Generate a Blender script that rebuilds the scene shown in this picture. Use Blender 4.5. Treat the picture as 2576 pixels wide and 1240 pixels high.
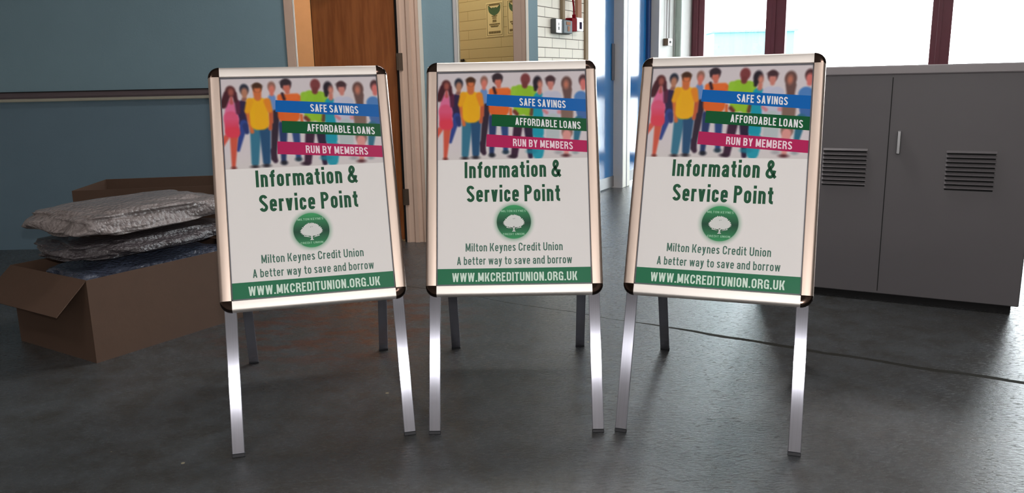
import bpy, math, random
import numpy as np
from mathutils import Vector, Matrix, noise

sc = bpy.context.scene
for o in list(bpy.data.objects):
    bpy.data.objects.remove(o)
COL = sc.collection
PI = math.pi

# ------------------------------------------------------------------ camera
F, PITCH, ROLL, CAMH = 1991.35, 0.205036, -0.020799, 1.21748
cam = bpy.data.cameras.new('camera'); camo = bpy.data.objects.new('camera', cam)
COL.objects.link(camo); sc.camera = camo
cam.sensor_width = 36.0; cam.lens = F / 2576 * 36.0
cam.shift_x = (1288 - 1283.0) / 2576; cam.shift_y = -(620 - 614.9) / 2576
cam.clip_start = 0.02; cam.clip_end = 300
camo.matrix_world = (Matrix.Translation((0, 0, CAMH)) @ Matrix.Rotation(PI / 2 - PITCH, 4, 'X')
                     @ Matrix.Rotation(ROLL, 4, 'Z'))

# ------------------------------------------------------------------ world, lights, exposure
sc.view_settings.view_transform = 'Standard'
sc.view_settings.look = 'None'
sc.view_settings.gamma = 1.0
sc.view_settings.use_curve_mapping = False
sc.view_settings.exposure = 0.0
sc.cycles.use_denoising = True
sc.cycles.max_bounces = 8
world = bpy.data.worlds.new('world'); sc.world = world; world.use_nodes = True
bg = world.node_tree.nodes['Background']
bg.inputs[0].default_value = (0.88, 0.97, 1.0, 1)
bg.inputs[1].default_value = 15.0


def light(name, kind, loc, energy, col, rot=(0, 0, 0), **kw):
    l = bpy.data.lights.new(name, kind); o = bpy.data.objects.new(name, l); COL.objects.link(o)
    o.location = loc; o.rotation_euler = rot; l.energy = energy; l.color = col
    for k, v in kw.items():
        setattr(l, k, v)
    return o


# the flash on the camera that took the photograph
light('camera_flash', 'POINT', (0.03, 0.0, CAMH + 0.12), 100, (1.0, 0.97, 0.95), shadow_soft_size=0.02)
# unseen ceiling battens, added to fill the hall and brighten partition and post
FILL_LAMPS = [(-2.0, 0.2), (1.2, 0.2), (0.5, 4.5), (1.6, -2.0), (3.4, 6.6)]
CEIL = 3.8
for lx, ly in FILL_LAMPS:
    light('ceiling_fill', 'AREA', (lx, ly, CEIL - 0.20), 60 if ly > 4 else 28, (1.0, 0.95, 0.92), shape='RECTANGLE', size=1.4, size_y=0.3)
# the warm lamp of the back room behind the partition
light('back_room_lamp', 'POINT', (-2.0, 7.35, 2.35), 38, (1.0, 0.66, 0.38), shadow_soft_size=0.08)
light('kitchen_lamp', 'POINT', (-0.75, 6.75, 2.35), 15, (1.0, 0.90, 0.60), shadow_soft_size=0.08)


# ------------------------------------------------------------------ helpers
def srgb(r, g, b):
    f = lambda c: (c / 255 / 12.92) if c / 255 <= 0.04045 else ((c / 255 + 0.055) / 1.055) ** 2.4
    return (f(r), f(g), f(b))


class NT:
    def __init__(s, name):
        s.m = bpy.data.materials.new(name); s.m.use_nodes = True
        s.t = s.m.node_tree; s.b = s.t.nodes['Principled BSDF']; s.out = s.t.nodes['Material Output']

    def n(s, typ, **kw):
        nd = s.t.nodes.new(typ)
        for k, v in kw.items():
            if k.startswith('_'):
                nd.inputs[k[1:].replace('_', ' ')].default_value = v
            else:
                setattr(nd, k, v)
        return nd

    def l(s, a, b):
        s.t.links.new(a, b)

    def math(s, op, a, b=None, clamp=False):
        nd = s.n('ShaderNodeMath', operation=op, use_clamp=clamp)
        for i, v in enumerate((a, b)):
            if v is None: continue
            if isinstance(v, (int, float)): nd.inputs[i].default_value = v
            else: s.l(v, nd.inputs[i])
        return nd.outputs[0]

    def mix(s, fac, a, b):
        nd = s.n('ShaderNodeMix', data_type='RGBA')
        for i, v in ((0, fac), (6, a), (7, b)):
            if isinstance(v, (int, float)): nd.inputs[i].default_value = v
            elif isinstance(v, tuple): nd.inputs[i].default_value = v + (1,) if len(v) == 3 else v
            else: s.l(v, nd.inputs[i])
        return nd.outputs[2]

    def noise(s, scale, detail=4, rough=0.55, vec=None):
        nd = s.n('ShaderNodeTexNoise'); nd.inputs['Scale'].default_value = scale
        nd.inputs['Detail'].default_value = detail; nd.inputs['Roughness'].default_value = rough
        if vec is not None: s.l(vec, nd.inputs['Vector'])
        return nd.outputs['Fac']

    def ramp(s, fac, lo, hi):
        nd = s.n('ShaderNodeMapRange', interpolation_type='SMOOTHSTEP')
        s.l(fac, nd.inputs['Value']); nd.inputs['From Min'].default_value = lo; nd.inputs['From Max'].default_value = hi
        return nd.outputs[0]

    def bump(s, h, strength=0.2, dist=0.01):
        nd = s.n('ShaderNodeBump'); nd.inputs['Strength'].default_value = strength; nd.inputs['Distance'].default_value = dist
        s.l(h, nd.inputs['Height']); s.l(nd.outputs[0], s.b.inputs['Normal']); return nd

    def objco(s, scale=None):
        tc = s.n('ShaderNodeTexCoord'); v = tc.outputs['Object']
        if scale:
            mp = s.n('ShaderNodeMapping'); mp.inputs['Scale'].default_value = scale; s.l(v, mp.inputs[0]); v = mp.outputs[0]
        return v


def mat(name, col, rough=0.5, metal=0.0, var=0.08, nscale=9, bump=0.0, bscale=60, spec=0.5, coat=0.0, stretch=None):
    k = NT(name); v = k.objco(stretch)
    nz = k.noise(nscale, vec=v)
    a = tuple(max(0, c * (1 - var)) for c in col); b = tuple(min(1, c * (1 + var)) for c in col)
    k.l(k.mix(nz, a, b), k.b.inputs['Base Color'])
    k.b.inputs['Roughness'].default_value = rough; k.b.inputs['Metallic'].default_value = metal
    k.b.inputs['Specular IOR Level'].default_value = spec
    if coat:
        k.b.inputs['Coat Weight'].default_value = coat; k.b.inputs['Coat Roughness'].default_value = 0.12
    if bump: k.bump(k.noise(bscale, 5, vec=v), bump)
    return k.m


class MB:
    def __init__(s): s.v = []; s.f = []; s.mi = []

    def add(s, vs, fs, mi=0):
        o = len(s.v); s.v += [tuple(p) for p in vs]; s.f += [tuple(i + o for i in f) for f in fs]; s.mi += [mi] * len(fs)

    def box(s, x0, x1, y0, y1, z0, z1, mi=0, b=0.0):
        if b <= 0:
            vs = [(x, y, z) for x in (x0, x1) for y in (y0, y1) for z in (z0, z1)]
            s.add(vs, [(0, 1, 3, 2), (4, 6, 7, 5), (0, 4, 5, 1), (2, 3, 7, 6), (0, 2, 6, 4), (1, 5, 7, 3)], mi)
        else:  # chamfered box
            X, Y, Z = (x0, x1), (y0, y1), (z0, z1); vs = []; idx = {}
            for i in (0, 1):
                for j in (0, 1):
                    for k in (0, 1):
                        sx, sy, sz = (1 - 2 * i) * b, (1 - 2 * j) * b, (1 - 2 * k) * b
                        for a, q in enumerate(((X[i], Y[j] + sy, Z[k] + sz), (X[i] + sx, Y[j], Z[k] + sz), (X[i] + sx, Y[j] + sy, Z[k]))):
                            idx[i, j, k, a] = len(vs); vs.append(q)
            f = []
            for i in (0, 1):
                for a in range(3):
                    c = []
                    for (p, q) in ((0, 0), (1, 0), (1, 1), (0, 1)):
                        t = [0, 0, 0]; t[a] = i; t[(a + 1) % 3] = p; t[(a + 2) % 3] = q
                        c.append(idx[t[0], t[1], t[2], a])
                    f.append(tuple(c if i else c[::-1]))
            for a in range(3):
                b1, b2 = (a + 1) % 3, (a + 2) % 3
                for p in (0, 1):
                    for q in (0, 1):
                        t0 = [0, 0, 0]; t0[b1] = p; t0[b2] = q; t1 = list(t0); t1[a] = 1
                        f.append((idx[(*t0, b1)], idx[(*t1, b1)], idx[(*t1, b2)], idx[(*t0, b2)]))
            for i in (0, 1):
                for j in (0, 1):
                    for k in (0, 1):
                        f.append((idx[i, j, k, 0], idx[i, j, k, 1], idx[i, j, k, 2]))
            s.add(vs, f, mi)

    def prism(s, prof, x0, x1, axis='x', mi=0):  # prof: list of (a,b); extruded along axis
        n = len(prof); vs = []
        for x in (x0, x1):
            for a, b in prof:
                vs.append((x, a, b) if axis == 'x' else ((a, x, b) if axis == 'y' else (a, b, x)))
        fs = [(i, (i + 1) % n, n + (i + 1) % n, n + i) for i in range(n)] + [tuple(range(n))[::-1], tuple(range(n, 2 * n))]
        s.add(vs, fs, mi)

    def tube(s, pts, r, n=10, mi=0, caps=True):
        rings = []
        P = [Vector(p) for p in pts]
        for i, p in enumerate(P):
            d = (P[min(i + 1, len(P) - 1)] - P[max(i - 1, 0)]).normalized()
            a = d.cross(Vector((0.31, 0.2, 0.93))).normalized(); b = d.cross(a)
            rings.append([p + a * r * math.cos(2 * PI * j / n) + b * r * math.sin(2 * PI * j / n) for j in range(n)])
        vs = [q for rg in rings for q in rg]
        fs = [(i * n + j, i * n + (j + 1) % n, (i + 1) * n + (j + 1) % n, (i + 1) * n + j) for i in range(len(P) - 1) for j in range(n)]
        if caps: fs += [tuple(range(n))[::-1], tuple(range((len(P) - 1) * n, len(P) * n))]
        s.add(vs, fs, mi)

    def mesh(s, name, mats, smooth=None):
        me = bpy.data.meshes.new(name); me.from_pydata(s.v, [], s.f)
        for m in (mats if isinstance(mats, (list, tuple)) else [mats]): me.materials.append(m)
        me.polygons.foreach_set('material_index', s.mi)
        import bmesh
        bm = bmesh.new(); bm.from_mesh(me); bmesh.ops.recalc_face_normals(bm, faces=bm.faces); bm.to_mesh(me); bm.free()
        if smooth is not None:
            for p in me.polygons: p.use_smooth = True
            me.set_sharp_from_angle(angle=math.radians(smooth))
        me.update(); return me


def link(name, me, parent=None, loc=(0, 0, 0), rot=(0, 0, 0), **props):
    o = bpy.data.objects.new(name, me); COL.objects.link(o); o.location = loc; o.rotation_euler = rot
    if parent is not None: o.parent = parent
    for k, v in props.items(): o[k] = v
    return o


def thing(name, label, cat, loc=(0, 0, 0), rz=0.0, group=None, me=None):
    o = bpy.data.objects.new(name, me); COL.objects.link(o); o.location = loc; o.rotation_euler = (0, 0, rz)
    o['label'] = label; o['category'] = cat
    if group: o['group'] = group
    return o


def struct(name, mb, m, loc=(0, 0, 0), rz=0.0, smooth=None):
    return link(name, mb.mesh(name, m, smooth), None, loc, (0, 0, rz), kind='structure')


# ------------------------------------------------------------------ materials
def floor_mat():
    k = NT('painted_concrete'); v = k.objco()
    n1 = k.ramp(k.noise(0.9, 4, vec=v), .35, .65); n2 = k.noise(7, 8, 0.7, vec=v); n3 = k.noise(160, 3, vec=v)
    c = k.mix(n1, srgb(70, 72, 74), srgb(82, 86, 89))
    c = k.mix(k.ramp(n2, .35, .7), c, srgb(65, 65, 63))
    # worn, rusty brown patch behind and left of the left-hand board
    sep = k.n('ShaderNodeSeparateXYZ'); k.l(v, sep.inputs[0])
    dx = k.math('DIVIDE', k.math('SUBTRACT', sep.outputs[0], -0.85), 0.75); dy = k.math('DIVIDE', k.math('SUBTRACT', sep.outputs[1], 3.95), 0.75)
    rad = k.math('SQRT', k.math('ADD', k.math('MULTIPLY', dx, dx), k.math('MULTIPLY', dy, dy)))
    st = k.n('ShaderNodeMapping'); st.inputs['Scale'].default_value = (5, 11, 5); st.inputs['Rotation'].default_value = (0, 0, .5); k.l(v, st.inputs[0])
    pn = k.ramp(k.noise(1, 9, 0.72, vec=st.outputs[0]), .47, .57)
    pm = k.math('MULTIPLY', pn, k.math('SUBTRACT', 1.0, k.ramp(rad, .45, 1.15)))
    c = k.mix(k.math('MULTIPLY', pm, .9), c, srgb(82, 56, 46))
    st2 = k.n('ShaderNodeMapping'); st2.inputs['Scale'].default_value = (4, 8, 4); st2.inputs['Location'].default_value = (3, 1, 0); k.l(v, st2.inputs[0])
    dk = k.ramp(k.noise(1, 7, 0.75, vec=st2.outputs[0]), .62, .68)
    c = k.mix(k.math('MULTIPLY', dk, .6), c, srgb(62, 54, 48))
    # pale flecks
    vo = k.n('ShaderNodeTexVoronoi'); vo.inputs['Scale'].default_value = 3.1; k.l(v, vo.inputs['Vector'])
    fl = k.math('LESS_THAN', vo.outputs['Distance'], 0.022)
    c = k.mix(k.math('MULTIPLY', fl, .8), c, srgb(190, 180, 150))
    # filled crack (a line along the building's axis)
    nx, ny, px, py = 0.549, 0.836, 0.54, 3.91
    wob = k.math('MULTIPLY', k.math('SUBTRACT', k.noise(2.2, 5, vec=v), .5), .10)
    d = k.math('ADD', k.math('ADD', k.math('MULTIPLY', k.math('SUBTRACT', sep.outputs[0], px), nx), k.math('MULTIPLY', k.math('SUBTRACT', sep.outputs[1], py), ny)), wob)
    ad = k.math('ABSOLUTE', d)
    wd = k.math('ADD', .003, k.math('MULTIPLY', k.ramp(sep.outputs[0], .45, 1.0), .014))
    ck = k.math('LESS_THAN', ad, wd)
    c = k.mix(k.math('MULTIPLY', ck, .8), c, srgb(48, 47, 42))
    k.l(c, k.b.inputs['Base Color'])
    rr = k.n('ShaderNodeMapRange'); k.l(n2, rr.inputs[0]); rr.inputs['To Min'].default_value = .16; rr.inputs['To Max'].default_value = .22
    st4 = k.n('ShaderNodeMapping'); st4.inputs['Scale'].default_value = (34, 90, 34); st4.inputs['Rotation'].default_value = (0, 0, -.5); k.l(v, st4.inputs[0])
    fk = k.ramp(k.noise(1, 5, .7, vec=st4.outputs[0]), .54, .60)
    k.l(k.math('ADD', k.math('ADD', rr.outputs[0], k.math('MULTIPLY', fk, .30)), k.math('MULTIPLY', ck, .5)), k.b.inputs['Roughness'])
    k.l(k.math('SUBTRACT', .42, k.math('MULTIPLY', ck, .4)), k.b.inputs['Specular IOR Level'])
    st3 = k.n('ShaderNodeMapping'); st3.inputs['Scale'].default_value = (48, 95, 48); st3.inputs['Rotation'].default_value = (0, 0, .3); k.l(v, st3.inputs[0])
    h = k.math('ADD', k.noise(1, 6, 0.68, vec=st3.outputs[0]), k.math('MULTIPLY', ck, -1.2))
    k.bump(h, .30, .009)
    return k.m


def brick_mat(name, col, col2, bw, bh, rough=0.45):
    k = NT(name); tc = k.n('ShaderNodeTexCoord')
    sep = k.n('ShaderNodeSeparateXYZ'); k.l(tc.outputs['Object'], sep.inputs[0])
    cb = k.n('ShaderNodeCombineXYZ'); k.l(sep.outputs[0], cb.inputs[0]); k.l(sep.outputs[2], cb.inputs[1])
    br = k.n('ShaderNodeTexBrick'); k.l(cb.outputs[0], br.inputs['Vector'])
    br.inputs['Scale'].default_value = 1.0; br.inputs['Brick Width'].default_value = bw; br.inputs['Row Height'].default_value = bh
    br.inputs['Mortar Size'].default_value = 0.0040 if 'white' in name else .003; br.inputs['Mortar Smooth'].default_value = 0.5
    br.inputs['Color1'].default_value = col + (1,); br.inputs['Color2'].default_value = tuple(c * .95 for c in col) + (1,)
    br.inputs['Mortar'].default_value = col2 + (1,)
    k.l(br.outputs['Color'], k.b.inputs['Base Color']); k.b.inputs['Roughness'].default_value = rough; k.b.inputs['Specular IOR Level'].default_value = .12
    h = k.math('ADD', k.math('MULTIPLY', br.outputs['Fac'], -1.0), k.math('MULTIPLY', k.noise(30, 6, .7), .7))
    k.bump(h, .6, .006)
    return k.m


def wall_mat():
    k = NT('blue_wall_paint'); v = k.objco(); sep = k.n('ShaderNodeSeparateXYZ'); k.l(v, sep.inputs[0])
    n = k.noise(3, 5, vec=v)
    up = k.mix(n, srgb(128, 158, 170), srgb(138, 169, 182))
    lo = k.mix(n, srgb(108, 134, 150), srgb(116, 142, 158))
    m = k.math('MULTIPLY', k.math('LESS_THAN', sep.outputs[0], -1.75), k.math('LESS_THAN', sep.outputs[2], 1.12))
    k.l(k.mix(m, up, lo), k.b.inputs['Base Color']); k.b.inputs['Roughness'].default_value = .55
    k.bump(k.noise(90, 4, vec=v), .08)
    return k.m


def wood_mat():
    k = NT('varnished_wood_veneer'); v = k.objco((9, 9, 0.9))
    a = k.noise(2.2, 7, .6, vec=v)
    c = k.mix(k.ramp(a, .3, .7), srgb(150, 84, 42), srgb(186, 112, 60))
    k.l(c, k.b.inputs['Base Color']); k.b.inputs['Roughness'].default_value = .38
    return k.m


def film_mat():  # bubble wrap / polythene
    def f(name, col):
        k = NT(name); v = k.objco()
        vo = k.n('ShaderNodeTexVoronoi'); vo.inputs['Scale'].default_value = 55; k.l(v, vo.inputs['Vector'])
        k.l(k.mix(k.noise(6, 6, vec=v), tuple(c * .6 for c in col), col), k.b.inputs['Base Color'])
        k.b.inputs['Roughness'].default_value = .18; k.b.inputs['Specular IOR Level'].default_value = .8
        h = k.math('ADD', k.math('MULTIPLY', vo.outputs['Distance'], -.6), k.math('MULTIPLY', k.noise(9, 6, .7, vec=v), 2.0))
        k.bump(h, .7, .02)
        return k.m
    return f


def ink_mat():
    k = NT('printed_poster'); at = k.n('ShaderNodeVertexColor', layer_name='ink')
    k.l(at.outputs['Color'], k.b.inputs['Base Color'])
    k.b.inputs['Roughness'].default_value = .6; k.b.inputs['Specular IOR Level'].default_value = .12
    k.b.inputs['Coat Weight'].default_value = .22; k.b.inputs['Coat Roughness'].default_value = .25
    k.b.inputs['Coat IOR'].default_value = 1.4
    return k.m


def glass_mat():
    k = NT('window_glass'); k.t.nodes.remove(k.b)
    tr = k.n('ShaderNodeBsdfTransparent'); gl = k.n('ShaderNodeBsdfGlossy'); gl.inputs['Roughness'].default_value = .02
    mx = k.n('ShaderNodeMixShader'); mx.inputs[0].default_value = .05
    k.l(tr.outputs[0], mx.inputs[1]); k.l(gl.outputs[0], mx.inputs[2]); k.l(mx.outputs[0], k.out.inputs[0])
    return k.m


def leg_mat():
    k = NT('brushed_aluminium'); v = k.objco((60, 1.5, 60))
    n = k.noise(3, 5, vec=v)
    k.l(k.mix(n, srgb(160, 161, 172), srgb(184, 185, 197)), k.b.inputs['Base Color'])
    k.b.inputs['Metallic'].default_value = .93; k.b.inputs['Roughness'].default_value = .20
    k.b.inputs['Anisotropic'].default_value = .95
    tg = k.n('ShaderNodeTangent', direction_type='RADIAL', axis='Y'); k.l(tg.outputs[0], k.b.inputs['Tangent'])
    return k.m


M = dict(
    floor=floor_mat(), wall=wall_mat(), wood=wood_mat(), ink=ink_mat(), glass=glass_mat(),
    white_brick=brick_mat('white_painted_brick', srgb(248, 243, 230), srgb(112, 104, 92), .30, .088, .85),
    cream_brick=brick_mat('cream_painted_brick', srgb(196, 182, 142), srgb(165, 148, 108), .95, .083),
    peach=mat('peach_plaster', srgb(225, 178, 140), .7, bump=.05),
    plaster=mat('white_plaster', srgb(225, 226, 222), .7, bump=.05),
    hall=mat('pale_hall_paint', srgb(188, 182, 176), .8),
    casing=mat('cream_gloss_casing', srgb(222, 192, 172), .45, var=.05),
    jamb=mat('mauve_jamb_paint', srgb(168, 144, 128), .5, var=.04),
    casing_white=mat('white_gloss_trim', srgb(232, 230, 220), .4, var=.03),
    grey_trim=mat('grey_painted_trim', srgb(196, 194, 194), .5, var=.05),
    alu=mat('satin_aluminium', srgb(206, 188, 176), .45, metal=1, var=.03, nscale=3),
    alu_h=mat('satin_aluminium_sheen', srgb(244, 238, 233), .55, metal=1, var=.03, nscale=3),  # same aluminium; paler base stands in for brighter sheen on horizontal rails
    leg=leg_mat(),
    chrome=mat('dark_chrome', srgb(78, 64, 58), .10, metal=1, var=.05),
    rubber=mat('black_rubber', srgb(28, 30, 36), .6),
    backing=mat('grey_backing_sheet', srgb(92, 94, 98), .6),
    gasket=mat('grey_rail_lip', srgb(96, 98, 106), .5),
    card=mat('brown_cardboard', srgb(84, 62, 48), .8, var=.08, nscale=14, bump=.06, bscale=40),
    tape=mat('brown_packing_tape', srgb(126, 98, 70), .35),
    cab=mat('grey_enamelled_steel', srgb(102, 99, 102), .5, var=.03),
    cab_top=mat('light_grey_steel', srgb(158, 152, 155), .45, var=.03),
    slot=mat('black_slot', srgb(18, 18, 20), .8),
    blue=mat('gloss_blue_paint', srgb(0, 104, 166), .13, var=.10, nscale=1.2, bump=.10, bscale=7, coat=.9, stretch=(3, 3, .5)),
    blue_dark=mat('dark_blue_edge', srgb(10, 62, 122), .4),
    steel=mat('steel_kick_plate', srgb(150, 150, 152), .35, metal=.8),
    hinge=mat('bronze_hinge_metal', srgb(96, 82, 70), .4, metal=.8),
    maroon=mat('maroon_window_frame', srgb(112, 48, 62), .45),
    red=mat('red_plastic', srgb(124, 12, 26), .8, spec=.06),
    white_pl=mat('white_plastic', srgb(235, 235, 235), .35),
    grey_pl=mat('grey_plastic', srgb(92, 92, 90), .7, spec=.12),
    clear=mat('clear_cover_plastic', srgb(118, 128, 134), .6, spec=.12),
    conduit=mat('beige_conduit', srgb(146, 128, 104), .8, spec=.1),
    conduit_pink=mat('copper_pink_conduit', srgb(166, 122, 100), .8, spec=.1),
    paper=mat('cream_paper', srgb(214, 200, 156), .7, var=.02),
    inkdark=mat('brown_print', srgb(110, 96, 60), .7),
    inkgreen=mat('green_print', srgb(56, 92, 62), .7),
    tarmac=mat('outdoor_paving', srgb(150, 150, 148), .9),
    paleblue=mat('pale_blue_cladding', srgb(78, 126, 132), .6),
)
film = film_mat()
M['film_light'] = film('clear_bubble_wrap', srgb(150, 140, 138))
M['film_dark'] = film('dark_polythene', srgb(84, 78, 82))
M['film_blue'] = film('blue_grey_bubble_wrap', srgb(84, 92, 112))

# ------------------------------------------------------------------ the setting
YW = 6.05          # front face of the blue partition
SX, SY = .482, .876   # direction of the receding brick wall
AX = math.atan2(SY, SX)
S0 = Vector((.28, 7.21, 0))


def sp(s, out=0.0, z=0.0):  # a point on the receding wall
    return (S0.x + SX * s + SY * out, S0.y + SY * s - SX * out, z)


b = MB(); b.box(-4.6, 9.6, -3.4, 14, -.12, 0); struct('floor', b, M['floor'])
b = MB(); b.box(-4.6, 9.6, -3.4, 14, CEIL, CEIL + .12); struct('ceiling', b, M['hall'])
b = MB(); b.box(-4.6, -4.45, -3.4, 9.2, 0, CEIL); struct('wall_left', b, M['hall'])
b = MB(); b.box(-4.45, 9.6, -3.4, -3.25, 0, CEIL); struct('wall_rear', b, M['hall'])
b = MB(); b.box(9.45, 9.6, -3.25, 7.6, 0, CEIL); struct('wall_right', b, M['hall'])
# blue partition with a doorway and a hatch window
DX0, DX1, HX0, HX1 = -1.60, -.80, -.355, .15
b = MB()
for x0, x1, z0, z1 in ((-4.45, DX0, 0, CEIL), (DX0, DX1, 2.08, CEIL), (DX1, HX0, 0, CEIL), (HX0, HX1, 0, .88), (HX0, HX1, 2.1, CEIL), (HX1, .238, 0, CEIL)):
    b.box(x0, x1, YW, YW + .12, z0, z1)
struct('wall_back', b, M['wall'])
b = MB(); b.box(.20, .238, YW + .12, 7.2, 0, CEIL); struct('wall_return', b, M['wall'])
# back room behind the partition
b = MB(); b.box(-4.45, -.9, 8.7, 8.82, 0, CEIL); struct('wall_back_room', b, M['peach'])
b = MB(); L = 1.74; b.box(0, L, 0, .1, 0, CEIL)
struct('wall_hatch', b, M['cream_brick'], (-.93, 8.14, 0), math.atan2(-.78, .625))
# receding wall: brick, doors, plaster
b = MB(); b.box(-.12, 1.03, 0, .1, 0, CEIL); struct('wall_brick', b, M['white_brick'], S0, AX)
b = MB(); b.box(1.03, 1.11, 0, .2, 0, CEIL); b.box(1.11, 3.07, 0, .2, 2.15, CEIL); b.box(1.93, 2.17, .05, .2, 0, 2.15); b.box(3.07, 4.95, 0, .2, 0, CEIL)
struct('wall_far', b, M['plaster'], S0, AX)
b = MB(); b.box(1.03, 1.10, -.02, 0, 0, CEIL); struct('trim_1', b, M['conduit'], S0, AX)


def blue_door(n, s0, s1, plate_s):
    b = MB(); b.box(s0, s1, .03, .075, .01, 2.13, b=.004)
    d = struct('door_%d' % n, b, M['blue'], S0, AX)
    b = MB(); b.box(s0 + .01, s1 - .01, .022, .03, .015, .135); link('kick_plate', b.mesh('kick_plate', M['steel']), d)
    b = MB(); b.box(plate_s, plate_s + .055, .012, .03, 1.19, 1.58, b=.004); link('push_plate', b.mesh('push_plate', M['gasket']), d)
    return d


blue_door(2, 1.11, 1.93, 1.85)
blue_door(3, 2.17, 2.98, 2.25)
b = MB(); b.box(2.98, 3.07, .0, .12, 0, 2.15); struct('trim_2', b, M['blue_dark'], S0, AX)
# steel post between the doors
b = MB(); b.box(1.93, 2.15, -.084, .05, 0, CEIL, b=.004); post = struct('trim_3', b, M['casing_white'], S0, AX)
b = MB(); b.box(1.92, 1.93, -.082, .05, 0, CEIL); link('side_shade', b.mesh('side_shade', M['grey_trim']), post)  # grey slab puts the shade of the post's near side into colour
b = MB(); b.box(2.03, 2.055, -.0855, -.083, 0, CEIL); link('groove', b.mesh('groove', M['gasket']), post)
b = MB(); b.box(3.07, 3.12, -.10, 0, 0, CEIL, b=.004); b.box(3.12, 3.16, -.03, 0, 0, CEIL); struct('trim_4', b, M['grey_trim'], S0, AX)
# pipes and cable trunking on the far plaster wall
b = MB()
for s, r, m in ((3.62, .010, 0), (3.72, .012, 0)): b.tube([(s, -.02, 1.69), (s, -.02, CEIL)], r, 8)
th = thing('cable_conduit', 'thin pair of cable conduits running down to the small white switch beside the maroon window', 'conduit', S0, AX, me=b.mesh('cable_conduit', M['grey_trim'], 40))
b = MB(); b.tube([(4.02, -.05, 0), (4.02, -.05, CEIL)], .045, 14)
thing('wall_pipe', 'pale grey-green vertical pipe on the white wall left of the maroon window frame', 'pipe', S0, AX, me=b.mesh('wall_pipe', mat('grey_green_pipe', srgb(168, 182, 172), .5), 40))
t = thing('wall_switch', 'small white switch box with a dark side below thin conduits by the window', 'switch', sp(3.56), AX)
b = MB(); b.box(0, .16, -.065, -.002, 1.60, 1.69, b=.004); link('switch_box', b.mesh('switch_box', M['white_pl']), t)
b = MB(); b.box(-.008, 0, -.062, -.004, 1.602, 1.688); link('side_plate', b.mesh('side_plate', M['hinge']), t)
b = MB(); b.box(.05, .10, -.073, -.065, 1.63, 1.66, b=.002); link('rocker', b.mesh('rocker', M['grey_pl']), t)

# window wall (glazed front, parallel to the hall's long axis)
WX, WY = .877, -.480; WA = math.atan2(WY, WX); W0 = Vector((2.62, 11.42, 0)); WL = 7.7
b = MB(); b.box(-.3, WL, 0, .2, 0, .06); b.box(-.3, WL, 0, .2, 3.05, CEIL); b.box(-.3, -.0, 0, .2, .06, 3.05)
struct('wall_front', b, M['maroon'], W0, WA)
mull = [(.0, .16), (.985, 1.24), (2.95, 3.17), (4.95, 5.17), (6.95, 7.17)]
for i, (a, c) in enumerate(mull):
    a2 = mull[i + 1][0] if i + 1 < len(mull) else WL
    b = MB(); b.box(a, c, -.03, .09, .06, 3.05, b=.004); b.box(a + (c - a) * .3, a + (c - a) * .5, -.045, -.03, .06, 3.05, b=.003)
    b.box(c, a2, .0, .08, .92, 1.25, b=.003); b.box(c, a2, .0, .08, .06, .12); b.box(c, a2, .0, .08, 2.97, 3.05)
    w = struct('window_%d' % (i + 1), b, M['maroon'], W0, WA)
    b = MB(); b.box(c, a2, .036, .044, .12, .92); b.box(c, a2, .036, .044, 1.25, 2.97)
    link('window_pane', b.mesh('window_pane', M['glass']), w)
pl = light('window_portal', 'AREA', tuple(W0 + Vector((WX, WY, 0)) * (WL / 2) + Vector((-.48, -.877, 0)) * -.12 + Vector((0, 0, 1.55))), 1, (1, 1, 1), shape='RECTANGLE', size=WL, size_y=3.1)
pl.rotation_euler = (PI / 2, 0, WA); pl.data.cycles.is_portal = True
pl.rotation_euler = (-PI / 2 + PI, 0, WA + 0)
# outdoors
b = MB(); b.box(-30, 60, 0.3, 70, -.2, -.1); struct('ground_outside', b, M['tarmac'], W0, WA)
t = thing('outbuilding', 'pale blue-green building seen washed out through the window between the maroon frames', 'building', (7.15, 28, -.1), 0)
b = MB(); b.box(0, 2.75, 0, 4, 0, 2.75); link('wall', b.mesh('wall', M['paleblue']), t)
b = MB(); b.prism([(-.1, 2.75), (4.1, 2.75), (4.1, 2.82), (2, 2.95), (-.1, 2.82)], -.1, 2.85); link('roof', b.mesh('roof', M['paleblue']), t)

# bodies of the added ceiling fill lamps
lb = None
for i, (lx, ly) in enumerate(FILL_LAMPS):
    if i == 0:
        lb = MB(); lb.box(-.75, .75, -.07, .07, -.14, 0, b=.01); lbm = lb.mesh('fill_lamp_body', M['white_pl'])
    link('trim_%d' % (10 + i), lbm, None, (lx, ly, CEIL), kind='structure')

# ------------------------------------------------------------------ doorway, wood door, hatch trims
# casing of the doorway: narrow left strip, wide moulded right post
b = MB(); b.box(-1.622, -1.561, YW - .02, YW + .0, 0, 2.14, b=.003); b.box(-1.625, -.64, YW - .02, YW, 2.08, 2.16, b=.003)
struct('trim_5', b, M['casing'])
b = MB(); b.box(-1.60, -1.577, YW + .085, YW + .12, 0, 2.10, b=.002); struct('trim_6', b, M['casing_white'])
b = MB(); pr = [(-.795, YW + .12), (-.795, YW - .03), (-.775, YW - .036), (-.762, YW - .028), (-.735, YW - .028), (-.728, YW - .042), (-.700, YW - .046), (-.690, YW - .030),
                (-.668, YW - .030), (-.660, YW - .040), (-.640, YW - .040), (-.640, YW + .0), (-.70, YW + .0), (-.70, YW + .12)]
b.prism(pr, 0, 2.14, axis='z'); post7 = struct('trim_7', b, M['casing'])
b = MB(); b.box(-.640, -.612, YW - .034, YW, 0, 2.16, b=.003); struct('trim_8', b, M['casing_white'])
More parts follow.
